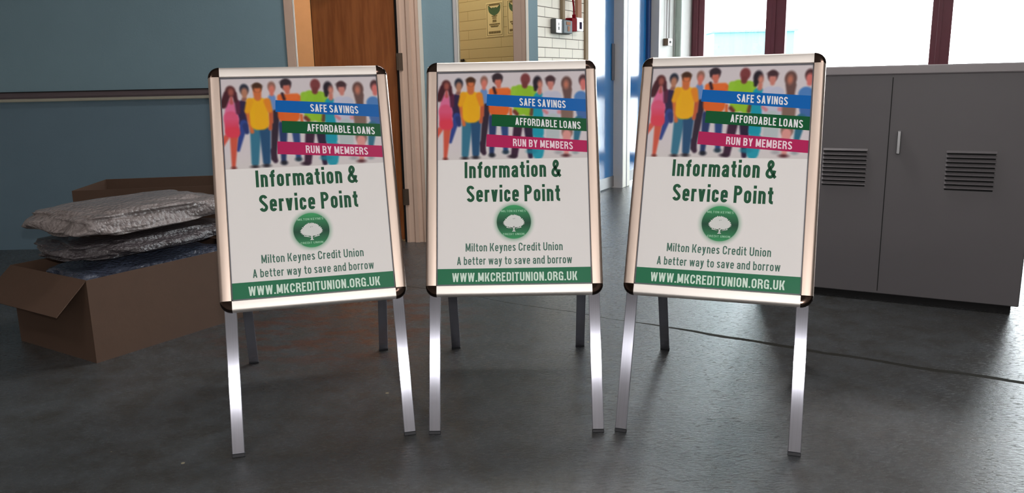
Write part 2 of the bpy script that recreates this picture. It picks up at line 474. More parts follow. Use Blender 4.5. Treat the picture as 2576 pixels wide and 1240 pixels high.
# wood door, ajar into the back room, hinged on the right
t = link('door_1', None, None, (-.815, YW + .045, 0), (0, 0, PI - math.radians(22)), kind='structure')
b = MB(); b.box(0, .725, -.02, .02, .012, 2.06, b=.002); link('door_leaf', b.mesh('door_leaf', M['wood']), t)
b = MB(); b.box(.725, .731, -.02, .02, .012, 2.06); link('door_edge', b.mesh('door_edge', mat('dark_door_edge', srgb(110, 66, 34), .5)), t)
b = MB(); b.tube([(.655, .02, 1.0), (.655, .07, 1.0), (.54, .075, 1.0)], .009, 10); b.box(.63, .68, .02, .026, .93, 1.07, b=.002)
link('door_handle', b.mesh('door_handle', M['steel'], 40), t)
for z in (.355, 1.365):
    b = MB(); b.tube([(-.806, YW - .037, z - .062), (-.806, YW - .037, z + .062)], .009, 10); b.box(-.800, -.766, YW - .042, YW - .030, z - .062, z + .062)
    for dz in (-.04, 0, .04): b.tube([(-.782, YW - .044, z + dz), (-.782, YW - .041, z + dz)], .004, 6)
    link('hinge', b.mesh('hinge', M['hinge'], 40), post7)
b = MB(); b.box(-.815, -.795, YW + .005, YW + .05, 0, 2.08); struct('trim_15', b, M['slot'])  # black strip standing in for the shaded gap between door and casing
# hatch window trims and sill
b = MB(); b.box(-.385, -.357, YW - .02, YW, .84, 2.14, b=.003); struct('trim_16', b, M['grey_trim'])
b = MB(); b.box(-.357, -.347, YW - .024, YW + .13, .88, 2.12, b=.002); struct('trim_17', b, M['casing_white'])
b = MB(); b.box(.055, .149, YW - .012, YW + .12, .88, 2.12, b=.003); b.box(.118, .124, YW - .017, YW - .012, .88, 2.12); struct('trim_18', b, M['jamb'])
b = MB(); b.box(.149, .170, YW - .026, YW, .84, 2.14, b=.003); b.box(-.385, .170, YW - .05, YW + .13, .84, .88, b=.004); struct('trim_19', b, M['casing_white'])
# trunking along the left of the partition
t = thing('wall_trunking', 'metal rail with dark groove on the blue wall left of the leftmost sign', 'rail', (0, YW, 0))
b = MB(); b.box(-4.45, -1.72, -.030, -.001, 1.128, 1.150, b=.003); link('lower_rail', b.mesh('lower_rail', mat('pale_grey_rail', srgb(176, 174, 158), .4)), t)
b = MB(); b.box(-4.45, -1.72, -.018, -.001, 1.150, 1.196); b.box(-4.45, -1.72, -.026, -.018, 1.163, 1.178); link('channel', b.mesh('channel', mat('brown_channel', srgb(104, 92, 96), .5)), t)
b = MB(); b.box(-4.45, -1.72, -.024, -.001, 1.196, 1.203); link('top_lip', b.mesh('top_lip', M['slot']), t)

# ------------------------------------------------------------------ things on the hatch wall
HW = Vector((-.93, 8.14, 0)); HA = math.atan2(-.78, .625)


def certificate(x0, z0, w, h, label, grp):
    t = thing('notice_sheet', label, 'notice', (HW.x, HW.y, 0), HA, 'framed notices on the cream wall')
    b = MB(); b.box(x0, x0 + w, -.004, -.001, z0, z0 + h); link('sheet', b.mesh('sheet', M['paper']), t)
    b = MB(); e = .004; y0, y1 = -.0055, -.004; a = .012
    for (p, q, r, s_) in ((x0 + a, x0 + w - a, z0 + a, z0 + a + e), (x0 + a, x0 + w - a, z0 + h - a - e, z0 + h - a), (x0 + a, x0 + a + e, z0 + a, z0 + h - a), (x0 + w - a - e, x0 + w - a, z0 + a, z0 + h - a)):
        b.box(p, q, y0, y1, r, s_)
    cx = x0 + w / 2
    rnd = random.Random(3)
    for zz, ww, hh in ((.925, .72, .016), (.60, .36, .008), (.565, .26, .006), (.53, .28, .006), (.47, .24, .014), (.43, .26, .006), (.365, .70, .012), (.315, .55, .008), (.29, .45, .006), (.13, .8, .02)):
        x = cx - ww * w * .44; end = cx + ww * w * .44
        while x < end:
            l_ = rnd.uniform(.008, .022); b.box(x, min(x + l_, end), y0, y1, z0 + zz * h - hh / 2, z0 + zz * h + hh / 2); x += l_ + .004
    link('print', b.mesh('print', M['inkdark']), t)
    # winged green crest
    b = MB(); n = 22; pts = []
    cz = z0 + .75 * h
    outline = [(-.36, .17), (-.30, .10), (-.26, .11), (-.20, .06), (-.12, .10), (.0, .09), (.12, .10), (.20, .06), (.26, .11), (.30, .10), (.36, .17),
               (.36, .06), (.32, -.02), (.24, -.07), (.14, -.11), (0, -.14), (-.14, -.11), (-.24, -.07), (-.32, -.02), (-.36, .06)]
    vs = [(cx + u * w, -.0056, cz + v * h) for u, v in outline] + [(cx, -.0056, cz)]
    b.add(vs, [(i, (i + 1) % len(outline), len(outline)) for i in range(len(outline))])
    link('crest', b.mesh('crest', M['inkgreen']), t)


certificate(1.225, 1.585, .235, .29, 'cream notice with a green winged crest, fully visible through the hatch window', 'n')
certificate(1.515, 1.59, .22, .29, 'cream framed notice half cut off by the right jamb of the hatch window', 'n')
b = MB(); b.tube([(.845, 0, 1.40), (.845, -.015, 1.40)], .008, 8); b.tube([(.815, -.016, 1.402), (.885, -.016, 1.402)], .011, 8); b.box(.84, .86, -.004, 0, 1.39, 1.414)
thing('coat_hook', 'small black hook on the cream brick wall at the lower left of the hatch', 'hook', (HW.x, HW.y, 0), HA, me=b.mesh('coat_hook', M['rubber'], 40))

# ------------------------------------------------------------------ things on the white brick wall
t = thing('isolator_box', 'grey and white electrical box with a clear cover on the white brick wall', 'electrical box', sp(.268), AX)
b = MB(); b.box(0, .32, -.05, -.001, 1.623, 1.753, b=.004); link('housing', b.mesh('housing', M['grey_pl']), t)
b = MB(); b.box(.003, .13, -.058, -.05, 1.628, 1.75, b=.003); link('front_plate', b.mesh('front_plate', M['white_pl']), t)
b = MB(); b.box(.045, .065, -.0595, -.058, 1.653, 1.683); b.box(.05, .06, -.0595, -.058, 1.693, 1.718); link('marking', b.mesh('marking', M['grey_pl']), t)
b = MB(); b.box(.13, .318, -.075, -.05, 1.628, 1.746, b=.006); c = link('clear_cover', b.mesh('clear_cover', M['clear']), t)
b = MB(); b.box(.18, .27, -.079, -.075, 1.703, 1.733, b=.001); b.box(.21, .25, -.079, -.075, 1.648, 1.693, b=.001); link('switch_lever', b.mesh('switch_lever', M['conduit_pink']), c)
t = thing('alarm_call_box', 'red alarm box with a white front on the white brick wall under a red cable', 'alarm box', sp(.59), AX)
b = MB(); b.box(0, .115, -.07, -.001, 1.655, 1.775, b=.004); b.tube([(.10, -.045, 1.77), (.10, -.045, 1.81)], .018, 10); link('red_housing', b.mesh('red_housing', M['red'], 35), t)
b = MB(); b.box(.115, .26, -.07, -.001, 1.66, 1.785, b=.004); link('white_front', b.mesh('white_front', M['white_pl']), t)
b = MB(); b.box(.175, .225, -.0725, -.07, 1.68, 1.745); link('dark_window', b.mesh('dark_window', mat('dark_purple_window', srgb(36, 18, 52), .8, spec=.05)), t)
b = MB(); b.tube([(.03, -.04, CEIL), (.03, -.04, 2.06), (.045, -.04, 2.0), (.08, -.043, 1.94), (.095, -.045, 1.88), (.10, -.045, 1.80)], .008, 8)
thing('red_cable', 'dark red cable curving down into the top of the red alarm box', 'cable', sp(.59), AX, me=b.mesh('red_cable', M['red'], 60))
for s, w, m, lab in ((.470, .055, 'conduit', 'narrow beige conduit running down into the grey and white electrical box'), (.815, .095, 'conduit_pink', 'broad pinkish conduit running down behind the red and white alarm box')):
    b = MB(); b.box(0, w, -.03, -.001, 1.756 if s < .7 else 1.79, CEIL, b=.004)
    thing('wall_conduit', lab, 'conduit', sp(s), AX, me=b.mesh('wall_conduit', M[m]))

# ------------------------------------------------------------------ steel cabinet at the right
CB = Vector((1.41, 4.447, 0)); CL = 1.3
t = thing('steel_cabinet', 'tall grey steel cabinet with louvred vents standing behind the right sign board', 'cabinet', CB, WA)
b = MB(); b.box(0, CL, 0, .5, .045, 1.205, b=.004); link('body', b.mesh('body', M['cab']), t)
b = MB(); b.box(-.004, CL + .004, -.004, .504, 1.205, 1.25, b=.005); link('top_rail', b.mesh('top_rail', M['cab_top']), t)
b = MB(); b.box(.03, CL - .03, .04, .46, 0, .045); link('plinth', b.mesh('plinth', M['slot']), t)
for k, x0 in enumerate((.335, .92)):
    b = MB(); s_ = MB()
    for i in range(9):
        z = .63 + i * .0225
        b.prism([(0, z), (-.010, z + .002), (0, z + .013)], x0, x0 + .22); s_.box(x0 + .004, x0 + .216, -.0012, 0, z - .008, z)
    v_ = link('louvre_vent', b.mesh('louvre_vent', M['cab']), t); link('slot', s_.mesh('slot', M['slot']), v_)
b = MB(); b.box(.648, .652, -.0012, 0, .06, 1.19); link('door_gap', b.mesh('door_gap', M['slot']), t)
b = MB(); b.box(.69, .71, -.03, -.001, .80, .92, b=.004); link('handle', b.mesh('handle', M['steel']), t)


# ------------------------------------------------------------------ boxes and bubble wrap at the left
def lump(name, label, cat, c, r, m, seed, rz=0, group=None, flat=.6):
    import bmesh
    bm = bmesh.new(); bmesh.ops.create_icosphere(bm, subdivisions=5, radius=1)
    for v in bm.verts:
        p = v.co.copy(); q = Vector([math.copysign(abs(a) ** flat, a) for a in p])
        d = noise.fractal(p * 1.7 + Vector((seed, seed * 2, 0)), 1.0, 2.0, 3) * .16 + noise.ridged_multi_fractal(p * 2.3 + Vector((0, seed, seed)), 1, 2, 3, 1, 2) * .03
        q = q * (1 + d); v.co = Vector((q.x * r[0], q.y * r[1], q.z * r[2]))
        if v.co.z < -r[2] * .9: v.co.z = -r[2] * .9
    me = bpy.data.meshes.new(name); bm.to_mesh(me); bm.free(); me.materials.append(m)
    for p in me.polygons: p.use_smooth = True
    return thing(name, label, cat, c, rz, group, me)


def carton(label, c, rz, w, d, h, flaps, th=.006):
    t = thing('cardboard_box', label, 'box', c, rz)
    b = MB(); b.box(-w / 2, w / 2, -d / 2, d / 2, 0, th)
    b.box(-w / 2, w / 2, -d / 2, -d / 2 + th, th, h); b.box(-w / 2, w / 2, d / 2 - th, d / 2, th, h)
    b.box(-w / 2, -w / 2 + th, -d / 2 + th, d / 2 - th, th, h); b.box(w / 2 - th, w / 2, -d / 2 + th, d / 2 - th, th, h)
    link('body', b.mesh('body', M['card']), t)
    for side, ang, ln in flaps:
        b = MB(); wd = w if side in 'fb' else d
        b.box(-wd / 2 + .004, wd / 2 - .004, -.002, .002, 0, ln)
        o = link('flap', b.mesh('flap', M['card']), t)
        pos = {'f': (0, -d / 2 + .003, h), 'b': (0, d / 2 - .003, h), 'l': (-w / 2 + .003, 0, h), 'r': (w / 2 - .003, 0, h)}[side]
        rot = {'f': 0, 'b': PI, 'l': -PI / 2, 'r': PI / 2}[side]
        o.location = pos; o.rotation_euler = (ang, 0, rot)
    return t


BA = math.atan2(.842, .54)   # side edge of the front box
bx = Vector((-1.396, 4.14, 0)); dr = Vector((.54, .842, 0)); nr = Vector((-.842, .54, 0))
c1 = bx - dr * .42 + nr * .34
carton('open cardboard box on the floor at far left, filled with wrapped bundles', tuple(c1), BA, .92, .66, .385, [('l', 2.3, .2)])
c2 = c1 + dr * .05 + nr * .72
carton('taller brown cardboard box behind the wrapped bundles, closer to the blue wall', (-2.05, 4.86, 0), math.radians(8), 1.0, .55, .645, [('b', 2.4, .22)])
lump('wrapped_bundle', 'blue-grey bubble-wrapped bundle, lowest of the pile in the open box', 'bundle', tuple(c1 + Vector((0, 0, .285))), (.41, .28, .11), M['film_blue'], 3.1, BA, 'wrapped bundles in the open box')
lump('wrapped_bundle', 'dark plastic-wrapped bundle in the middle of the pile in the open box', 'bundle', tuple(c1 + Vector((.0, .02, .475))), (.42, .28, .045), M['film_dark'], 7.7, BA, 'wrapped bundles in the open box')
lump('wrapped_bundle', 'pale clear bubble-wrapped bundle on top of the pile in the open box', 'bundle', tuple(c1 + Vector((.0, .02, .60))), (.43, .29, .065), M['film_light'], 12.4, BA, 'wrapped bundles in the open box')

# ------------------------------------------------------------------ poster artwork
# condensed sans glyphs as strokes: unit = cap height; returns list of (kind, data)
XH = .74


def glyph(ch, w):
    a = w / 2; out = []; D = w * 1.08

    def arc(cx, cy, rx, ry, t0, t1, n=9):
        return [(cx + rx * math.cos(math.radians(t0 + (t1 - t0) * i / n)), cy + ry * math.sin(math.radians(t0 + (t1 - t0) * i / n))) for i in range(n + 1)]

    def st(*p): out.append(('s', [q for q in p], False))
    def path(p, closed=False): out.append(('s', p, closed))
    def dg(x0, y0, x1, y1, wd=D): out.append(('q', [(x0, y0), (x0 + wd, y0), (x1 + wd, y1), (x1, y1)]))

    def loop(W, y0, y1):
        r = (W - w) / 2; cx = W / 2; ry = r * 1.05
        path(arc(cx, y1 - a - ry, r, ry, 0, 180) + arc(cx, y0 + a + ry, r, ry, 180, 360), True)

    def spline(P, n=6):
        P = [P[0]] + P + [P[-1]]; o = []
        for i in range(1, len(P) - 2):
            for k in range(n):
                t = k / n; p0, p1, p2, p3 = P[i - 1:i + 3]
                o.append(tuple(.5 * ((2 * p1[j]) + (-p0[j] + p2[j]) * t + (2 * p0[j] - 5 * p1[j] + 4 * p2[j] - p3[j]) * t * t + (-p0[j] + 3 * p1[j] - 3 * p2[j] + p3[j]) * t ** 3) for j in (0, 1)))
        o.append(P[-2]); return o

    def ess(W, h):
        x0, x1, cx = a, W - a, W / 2; r = (W - w) / 2
        p = arc(cx, h - a - r, r, r, 12, 180, 8)
        p += spline([(x0, h - a - r), (x0 + .02, h * .66), (cx, h * .50), (x1 - .02, h * .34), (x1, a + r)], 4)[1:]
        p += arc(cx, a + r, r, r, 0, -168, 8)[1:]
        path(p)

    Wd = {'S': .50, 'A': .52, 'F': .40, 'E': .42, 'V': .52, 'I': w, 'N': .50, 'G': .50, 'O': .50, 'R': .50, 'D': .50, 'B': .50, 'L': .40, 'U': .50, 'Y': .52, 'M': .62,
          'P': .48, 'K': .52, 'C': .49, 'W': .74, 'T': .46, '.': w, 'n': .42, 'f': .31, 'o': .42, 'r': .30, 'm': .68, 'a': .42, 't': .31, 'i': w, 'e': .42, 'v': .42, 'c': .40,
          'l': w, 'y': .42, 's': .39, 'd': .43, 'b': .43, 'w': .64, '&': .58, ' ': .22}
    W = Wd[ch]; h = 1.0; r = (W - w) / 2; cx = W / 2; x = XH
    if ch == 'S': ess(W, h)
    elif ch == 's': ess(W, x)
    elif ch == 'O': loop(W, 0, 1)
    elif ch == 'o': loop(W, 0, x)
    elif ch in 'Cc':
        y1 = h if ch == 'C' else x
        path([(W - a, y1 - a - r - .10 * y1)] + arc(cx, y1 - a - r, r, r, 0, 180) + arc(cx, a + r, r, r, 180, 360) + [(W - a, a + r + .10 * y1)])
    elif ch == 'G':
        path([(W - a, 1 - a - r - .08)] + arc(cx, 1 - a - r, r, r, 0, 180) + arc(cx, a + r, r, r, 180, 360) + [(W - a, .50)]); st((cx, .46), (W, .46)); st((W - a, 0), (W - a, .4))
    elif ch == 'A': dg(0, 0, cx - D / 2, 1); dg(W - D, 0, cx - D / 2, 1); st((W * .2, .26), (W * .8, .26))
    elif ch == 'V': dg(cx - D / 2, 0, 0, 1); dg(cx - D / 2, 0, W - D, 1)
    elif ch == 'v': dg(cx - D / 2, 0, 0, x); dg(cx - D / 2, 0, W - D, x)
    elif ch in 'Ww':
        y1 = 1 if ch == 'W' else x; q = W * .27; d = D * .88
        dg(q - d / 2, 0, 0, y1, d); dg(q - d / 2, 0, cx - d / 2, y1, d); dg(W - q - d / 2, 0, cx - d / 2, y1, d); dg(W - q - d / 2, 0, W - d, y1, d)
    elif ch == 'y':
        dg(cx - D / 2, 0, 0, x); dg(cx - D / 2 - .0, 0, W - D, x); dg(cx - D / 2 - .09, -.22, cx - D / 2 + .005, .02); st((.02, -.21), (cx - .06, -.21))
    elif ch == 'I': st((a, 0), (a, 1))
    elif ch == 'l': st((a, 0), (a, 1))
    elif ch == 'i': st((a, 0), (a, x)); st((a, .86), (a, .86 + w))
    elif ch == '.': st((a, 0), (a, w))
    elif ch in 'FEL':
        st((a, 0), (a, 1))
        if ch in 'FE': st((a, 1 - a), (W, 1 - a)); st((a, .52), (W * .88, .52))
        if ch in 'EL': st((a, a), (W, a))
    elif ch == 'T': st((cx, 0), (cx, 1)); st((0, 1 - a), (W, 1 - a))
    elif ch == 'N': st((a, 0), (a, 1)); st((W - a, 0), (W - a, 1)); dg(W - D, 0, 0, 1)
    elif ch == 'M': st((a, 0), (a, 1)); st((W - a, 0), (W - a, 1)); dg(cx - D / 2, .12, 0, 1, D); dg(cx - D / 2, .12, W - D, 1, D)
    elif ch == 'K': st((a, 0), (a, 1)); dg(w * .9, .36, W - D, 1); dg(W - D, 0, w * 1.15, .58)
    elif ch == 'Y': st((cx, 0), (cx, .45)); dg(cx - D / 2, .40, 0, 1); dg(cx - D / 2, .40, W - D, 1)
    elif ch == 'U': path([(a, 1)] + arc(cx, a + r, r, r, 180, 360) + [(W - a, 1)])
    elif ch in 'PRB':
        st((a, 0), (a, 1)); q = (1 - w - .44) / 2
        path([(a, 1 - a)] + arc(W - a - q * .8, 1 - a - q, q * .8, q, 90, -90) + [(a, 1 - a - 2 * q)])
        if ch == 'R': path(spline([(W - a - q * .7, .44), (W - a - .02, .36), (W - a, .22), (W - a + .01, 0)], 4))
        if ch == 'B': q2 = (.44) / 2; path([(a, .44 + a)] + arc(W - a - q2 * .8, a + q2, q2 * .8, q2, 90, -90) + [(a, a)])
    elif ch == 'D':
        q = .16; st((a, 0), (a, 1)); path([(a, 1 - a)] + arc(W - a - q, 1 - a - q, q, q, 90, 0) + arc(W - a - q, a + q, q, q, 0, -90) + [(a, a)])
    elif ch in 'nm':
        st((a, 0), (a, x)); k = .42 if ch == 'n' else (.68 - w) / 2 + w; rr = (k - w) / 2
        path([(a, x - a - rr - .04)] + arc(a + rr, x - a - rr, rr, rr, 180, 0) + [(k - a, 0)])
        if ch == 'm': path([(k - a, x - a - rr - .04)] + arc(k - a + rr, x - a - rr, rr, rr, 180, 0) + [(W - a, 0)])
    elif ch == 'r': st((a, 0), (a, x)); path([(a, x - a - .14)] + spline([(a, x - a - .12), (a + .06, x - a - .02), (W, x - a)], 4))
    elif ch == 'f': path([(.07 + a, 0), (.07 + a, 1 - a - .12)] + arc(.07 + a + .12, 1 - a - .12, .12, .12, 180, 90) + [(W, 1 - a)]); st((0, x - a), (W, x - a))
    elif ch == 't': path([(.07 + a, .95), (.07 + a, a + .10)] + arc(.07 + a + .10, a + .10, .10, .10, 180, 270) + [(W, a)]); st((0, x - a), (W, x - a))
    elif ch == 'a':
        path([(a, x - a - r - .02)] + arc(cx, x - a - r, r, r, 180, 0) + [(W - a, 0)])
        rr = .125; path([(W - a, .42 - .02)] + spline([(cx + .06, .405), (a + .06, .37), (a, .24), (a, .17), (a + .05, a + .01), (cx, a), (W - a - .02, a + .07), (W - a, .20)], 4))
    elif ch == 'e':
        path([(W - a, .36)] + [(a + .0, .36)][:0] + [(W - a, .40)] + arc(cx, x - a - r, r, r, 0, 180) + arc(cx, a + r, r, r, 180, 345)); st((a, .37), (W, .37))
    elif ch in 'db':
        xs = W - a if ch == 'd' else a; st((xs, 0), (xs, 1)); loop(W, 0, x)
    elif ch == '&':
        path(spline([(.56, .02), (.46, .14), (.20, .60), (.15, .76), (.19, .90), (.27, .955), (.35, .90), (.38, .78), (.32, .64), (.15, .46), (.07, .30), (.10, .14), (.24, .06), (.38, .12), (.46, .28), (.50, .44)], 5))
    return out, W


def ribbon(pts, w, closed):
    P = [Vector((p[0], p[1])) for p in pts]; Q = [P[0]]
    for p in P[1:]:
        if (p - Q[-1]).length > 1e-4: Q.append(p)
    if closed and (Q[0] - Q[-1]).length < 1e-4: Q.pop()
    n = len(Q); L_, R_ = [], []
    for i, p in enumerate(Q):
        pa = Q[(i - 1) % n] if (closed or i) else None; pb = Q[(i + 1) % n] if (closed or i < n - 1) else None
        d1 = (p - pa).normalized() if pa is not None else None; d2 = (pb - p).normalized() if pb is not None else None
        d1 = d1 or d2; d2 = d2 or d1
        d = (d1 + d2)
        d = d.normalized() if d.length > 1e-3 else d1
        nn = Vector((-d.y, d.x)); c = max(.6, nn.dot(Vector((-d1.y, d1.x))))
        L_.append(p + nn * w / 2 / c); R_.append(p - nn * w / 2 / c)
    quads = []
    for i in range(n if closed else n - 1):
        j = (i + 1) % n; quads.append([L_[i], R_[i], R_[j], L_[j]])
    return quads


class Art:  # flat printed polygons at a height above the sheet, with a colour per vertex
    def __init__(s): s.v = []; s.f = []; s.c = []

    def quad(s, q, z, col):
        o = len(s.v); s.v += [(p[0], p[1], z) for p in q]; s.f.append(tuple(range(o, o + len(q)))); s.c += [col] * len(q)

    def text(s, txt, x0, y0, x1, y1, h, col, z, w=.15, gap=.115):
        gl = []; X = 0
        for ch in txt:
            g, W = glyph(ch, w); gl.append((g, X)); X += W + (gap if ch != ' ' else .02)
        X -= gap; sx = math.hypot(x1 - x0, y1 - y0) / X; ang = math.atan2(y1 - y0, x1 - x0); ca, sa = math.cos(ang), math.sin(ang)
        for g, gx in gl:
            zk = 0
            for kind, *dat in g:
                qs = ribbon(dat[0], w, dat[1]) if kind == 's' else [dat[0]]
                zk += 2.5e-5
                for q in qs:
                    pts = [((p[0] + gx) * sx, p[1] * h) for p in q]
                    pts = [(x0 + u * ca - v * sa * .0, y0 + u * sa + v) for u, v in pts]
                    ar = sum(pts[i][0] * pts[(i + 1) % len(pts)][1] - pts[(i + 1) % len(pts)][0] * pts[i][1] for i in range(len(pts)))
                    s.quad(pts if ar > 0 else pts[::-1], z + zk, col)

    def grid(s, x0, x1, y0, y1, nx, ny, z, fn):
        gx, gy = np.meshgrid(np.linspace(x0, x1, nx), np.linspace(y0, y1, ny)); C = fn(gx.ravel(), gy.ravel())
        o = len(s.v); s.v += [(float(a), float(b_), z) for a, b_ in zip(gx.ravel(), gy.ravel())]; s.c += [tuple(c) for c in C.tolist()]
        for j in range(ny - 1):
            for i in range(nx - 1):
                k = o + j * nx + i; s.f.append((k, k + 1, k + nx + 1, k + nx))


PW, PH = .5598, .8086
SHEET = (244, 241, 240)


def people(X, Y):
    # artwork space 2118 x 1240 (mapped through the four corners of the print)
    u = (X + PW / 2) / PW; t = (PH / 2 - Y) / (PH / 2 - .064)
    lx = 41 + (-1) * t; rx = 1982 + 46 * t; px = lx + (rx - lx) * u
    ty = 97 + (31 - 97) * u; by = 1216 + (1176 - 1216) * u; py = ty + (by - ty) * t
    C = np.empty((len(X), 3)); C[:] = (222, 214, 219)
    fl = np.clip((py - 1000) / 200, 0, 1)[:, None]; C = C * (1 - fl) + np.array((222, 216, 216)) * fl

    def put(d, col, blur=19, op=1.0, grad=None):
        a = np.clip(.5 - d / (2 * blur), 0, 1); a = a * a * (3 - 2 * a) * op; a = a[:, None]
        c = np.array(col, float)
        if grad is not None:
            (c2, ya, yb) = grad; g = np.clip((py - ya) / (yb - ya), 0, 1)[:, None]; c = c * (1 - g) + np.array(c2, float) * g
        nonlocal C; C = C * (1 - a) + c * a

    def E(x, y, rx_, ry_, col, **k):
        q = np.sqrt(((px - x) / rx_) ** 2 + ((py - y) / ry_) ** 2); put((q - 1) * min(rx_, ry_), col, **k)

    def K(x0, y0, r0, x1, y1, r1, col, **k):
        dx, dy = x1 - x0, y1 - y0; h = np.clip(((px - x0) * dx + (py - y0) * dy) / (dx * dx + dy * dy), 0, 1)
        put(np.hypot(px - x0 - h * dx, py - y0 - h * dy) - (r0 + (r1 - r0) * h), col, **k)

    def head(x, y, rx_, ry_, skin, hair):
        E(x, y - ry_ * .18, rx_ * 1.2, ry_ * 1.02, hair); E(x + 2, y + ry_ * .30, rx_ * .84, ry_ * .72, skin, blur=24)

    # back row
    K(300, 430, 62, 285, 620, 66, (52, 40, 76)); K(300, 660, 48, 215, 980, 22, (52, 74, 148)); K(320, 690, 40, 330, 760, 30, (46, 60, 120))
    head(325, 245, 46, 66, (190, 132, 108), (44, 50, 66)); K(325, 290, 26, 325, 330, 26, (190, 132, 104)); K(310, 360, 20, 330, 360, 20, (150, 100, 90))
    K(655, 340, 46, 665, 500, 48, (112, 150, 210)); K(690, 540, 52, 640, 1090, 34, (54, 42, 58)); K(630, 1000, 30, 660, 1120, 30, (60, 40, 60))
    head(657, 205, 40, 62, (224, 132, 116), (150, 108, 96)); K(655, 240, 26, 655, 290, 24, (222, 128, 112)); K(640, 520, 18, 640, 640, 18, (205, 110, 80))
    # woman in pink
    K(80, 830, 34, 20, 930, 26, (222, 96, 80)); K(175, 800, 50, 150, 1185, 22, (216, 92, 72))
    K(150, 420, 52, 155, 600, 92, (228, 116, 160)); K(150, 590, 84, 158, 725, 88, (228, 92, 130), grad=((228, 62, 88), 600, 740)); K(130, 770, 60, 190, 770, 62, (228, 66, 88))
    K(235, 400, 34, 240, 520, 26, (96, 40, 70)); E(160, 262, 62, 72, (92, 50, 52)); K(120, 300, 44, 66, 430, 42, (74, 34, 44)); K(205, 290, 30, 218, 370, 26, (78, 36, 46))
    E(166, 272, 32, 46, (168, 92, 82), blur=24); K(165, 345, 18, 165, 400, 22, (196, 96, 96)); E(152, 1200, 30, 18, (120, 60, 56))
    # orange shirt
    K(775, 680, 56, 760, 1120, 30, (44, 62, 108)); K(925, 700, 52, 945, 1090, 30, (48, 76, 132)); E(765, 1150, 42, 28, (36, 38, 50)); E(945, 1110, 42, 26, (44, 64, 80))
    K(800, 400, 88, 810, 560, 92, (232, 104, 44)); K(900, 400, 96, 890, 560, 98, (232, 108, 46)); K(760, 330, 40, 960, 320, 42, (238, 116, 56)); K(995, 330, 24, 1020, 420, 22, (232, 110, 50))
    K(1005, 560, 20, 1010, 640, 18, (226, 110, 60)); K(785, 285, 18, 805, 350, 18, (60, 36, 46)); head(835, 175, 54, 72, (214, 124, 108), (58, 46, 54)); E(828, 140, 64, 36, (58, 46, 54)); K(845, 220, 30, 848, 262, 28, (212, 118, 98)); K(785, 165, 16, 783, 196, 10, (58, 46, 54))
    # green shirt
    K(1105, 780, 60, 1060, 1140, 44, (64, 38, 62)); K(1245, 800, 62, 1272, 1160, 32, (50, 36, 64)); E(1030, 1165, 52, 22, (52, 34, 50))
    K(1130, 330, 92, 1130, 550, 86, (152, 204, 54)); K(1245, 330, 82, 1240, 560, 88, (150, 200, 52)); K(1050, 300, 42, 1030, 370, 26, (158, 208, 62)); K(1300, 300, 36, 1320, 370, 30, (156, 206, 60))
    K(1060, 590, 26, 1090, 620, 24, (120, 60, 50)); K(1290, 560, 26, 1280, 620, 26, (110, 76, 54)); E(1197, 165, 62, 76, (132, 66, 68)); K(1190, 230, 36, 1190, 250, 36, (124, 60, 60))
    # teal dress, white shirt
    K(1375, 400, 66, 1370, 860, 74, (24, 158, 184)); K(1380, 980, 90, 1370, 1130, 70, (40, 160, 184)); E(1290, 1100, 70, 30, (30, 140, 165), op=.8)
    E(1355, 205, 58, 84, (42, 36, 46)); E(1388, 235, 32, 54, (214, 140, 122), blur=24); K(1385, 300, 26, 1385, 340, 28, (208, 130, 112)); K(1330, 260, 24, 1330, 300, 20, (42, 36, 46))
    K(1500, 400, 84, 1510, 620, 78, (204, 204, 226)); K(1590, 400, 84, 1590, 620, 78, (200, 202, 222)); K(1560, 700, 92, 1560, 930, 88, (190, 202, 206))
    K(1440, 570, 20, 1480, 600, 22, (216, 140, 150)); K(1640, 590, 24, 1690, 590, 22, (222, 150, 156)); head(1524, 195, 50, 70, (214, 140, 130), (74, 50, 56)); E(1522, 158, 60, 30, (74, 50, 56)); K(1526, 235, 30, 1528, 275, 26, (212, 136, 124))
    # last two
    K(1925, 400, 88, 1960, 560, 96, (82, 134, 200)); K(1960, 560, 90, 1960, 640, 80, (70, 112, 176)); K(1900, 700, 60, 1870, 940, 34, (46, 112, 140)); head(1952, 180, 48, 72, (222, 122, 118), (82, 52, 56)); K(1955, 210, 34, 1955, 270, 30, (220, 122, 116))
    K(1745, 480, 84, 1750, 850, 72, (136, 108, 98)); K(1745, 880, 56, 1740, 1120, 30, (228, 158, 152)); E(1735, 215, 70, 94, (108, 78, 74)); K(1745, 300, 62, 1750, 390, 48, (110, 82, 78)); E(1730, 228, 32, 52, (200, 124, 102), blur=26)
    E(1735, 1150, 52, 20, (96, 50, 56)); E(1640, 1110, 50, 24, (150, 150, 160), op=.6); E(1860, 1110, 40, 22, (120, 140, 150), op=.6)
    # yellow shirt in front
    K(435, 760, 66, 412, 1140, 46, (58, 122, 150)); K(550, 760, 68, 552, 1130, 46, (42, 84, 124)); E(408, 1190, 46, 18, (52, 44, 50)); E(548, 1180, 48, 20, (46, 42, 50))
    K(355, 520, 30, 395, 760, 24, (220, 116, 66)); K(630, 520, 26, 615, 720, 24, (200, 96, 62))
    K(455, 420, 84, 465, 650, 88, (246, 186, 26)); K(520, 420, 82, 520, 650, 86, (246, 182, 30)); K(385, 385, 44, 350, 500, 34, (242, 170, 32)); K(595, 385, 44, 622, 490, 34, (238, 142, 44))
    K(480, 260, 50, 482, 330, 44, (214, 116, 68)); head(482, 218, 50, 60, (218, 122, 78), (76, 50, 36)); E(480, 188, 56, 28, (76, 50, 36))
    return C


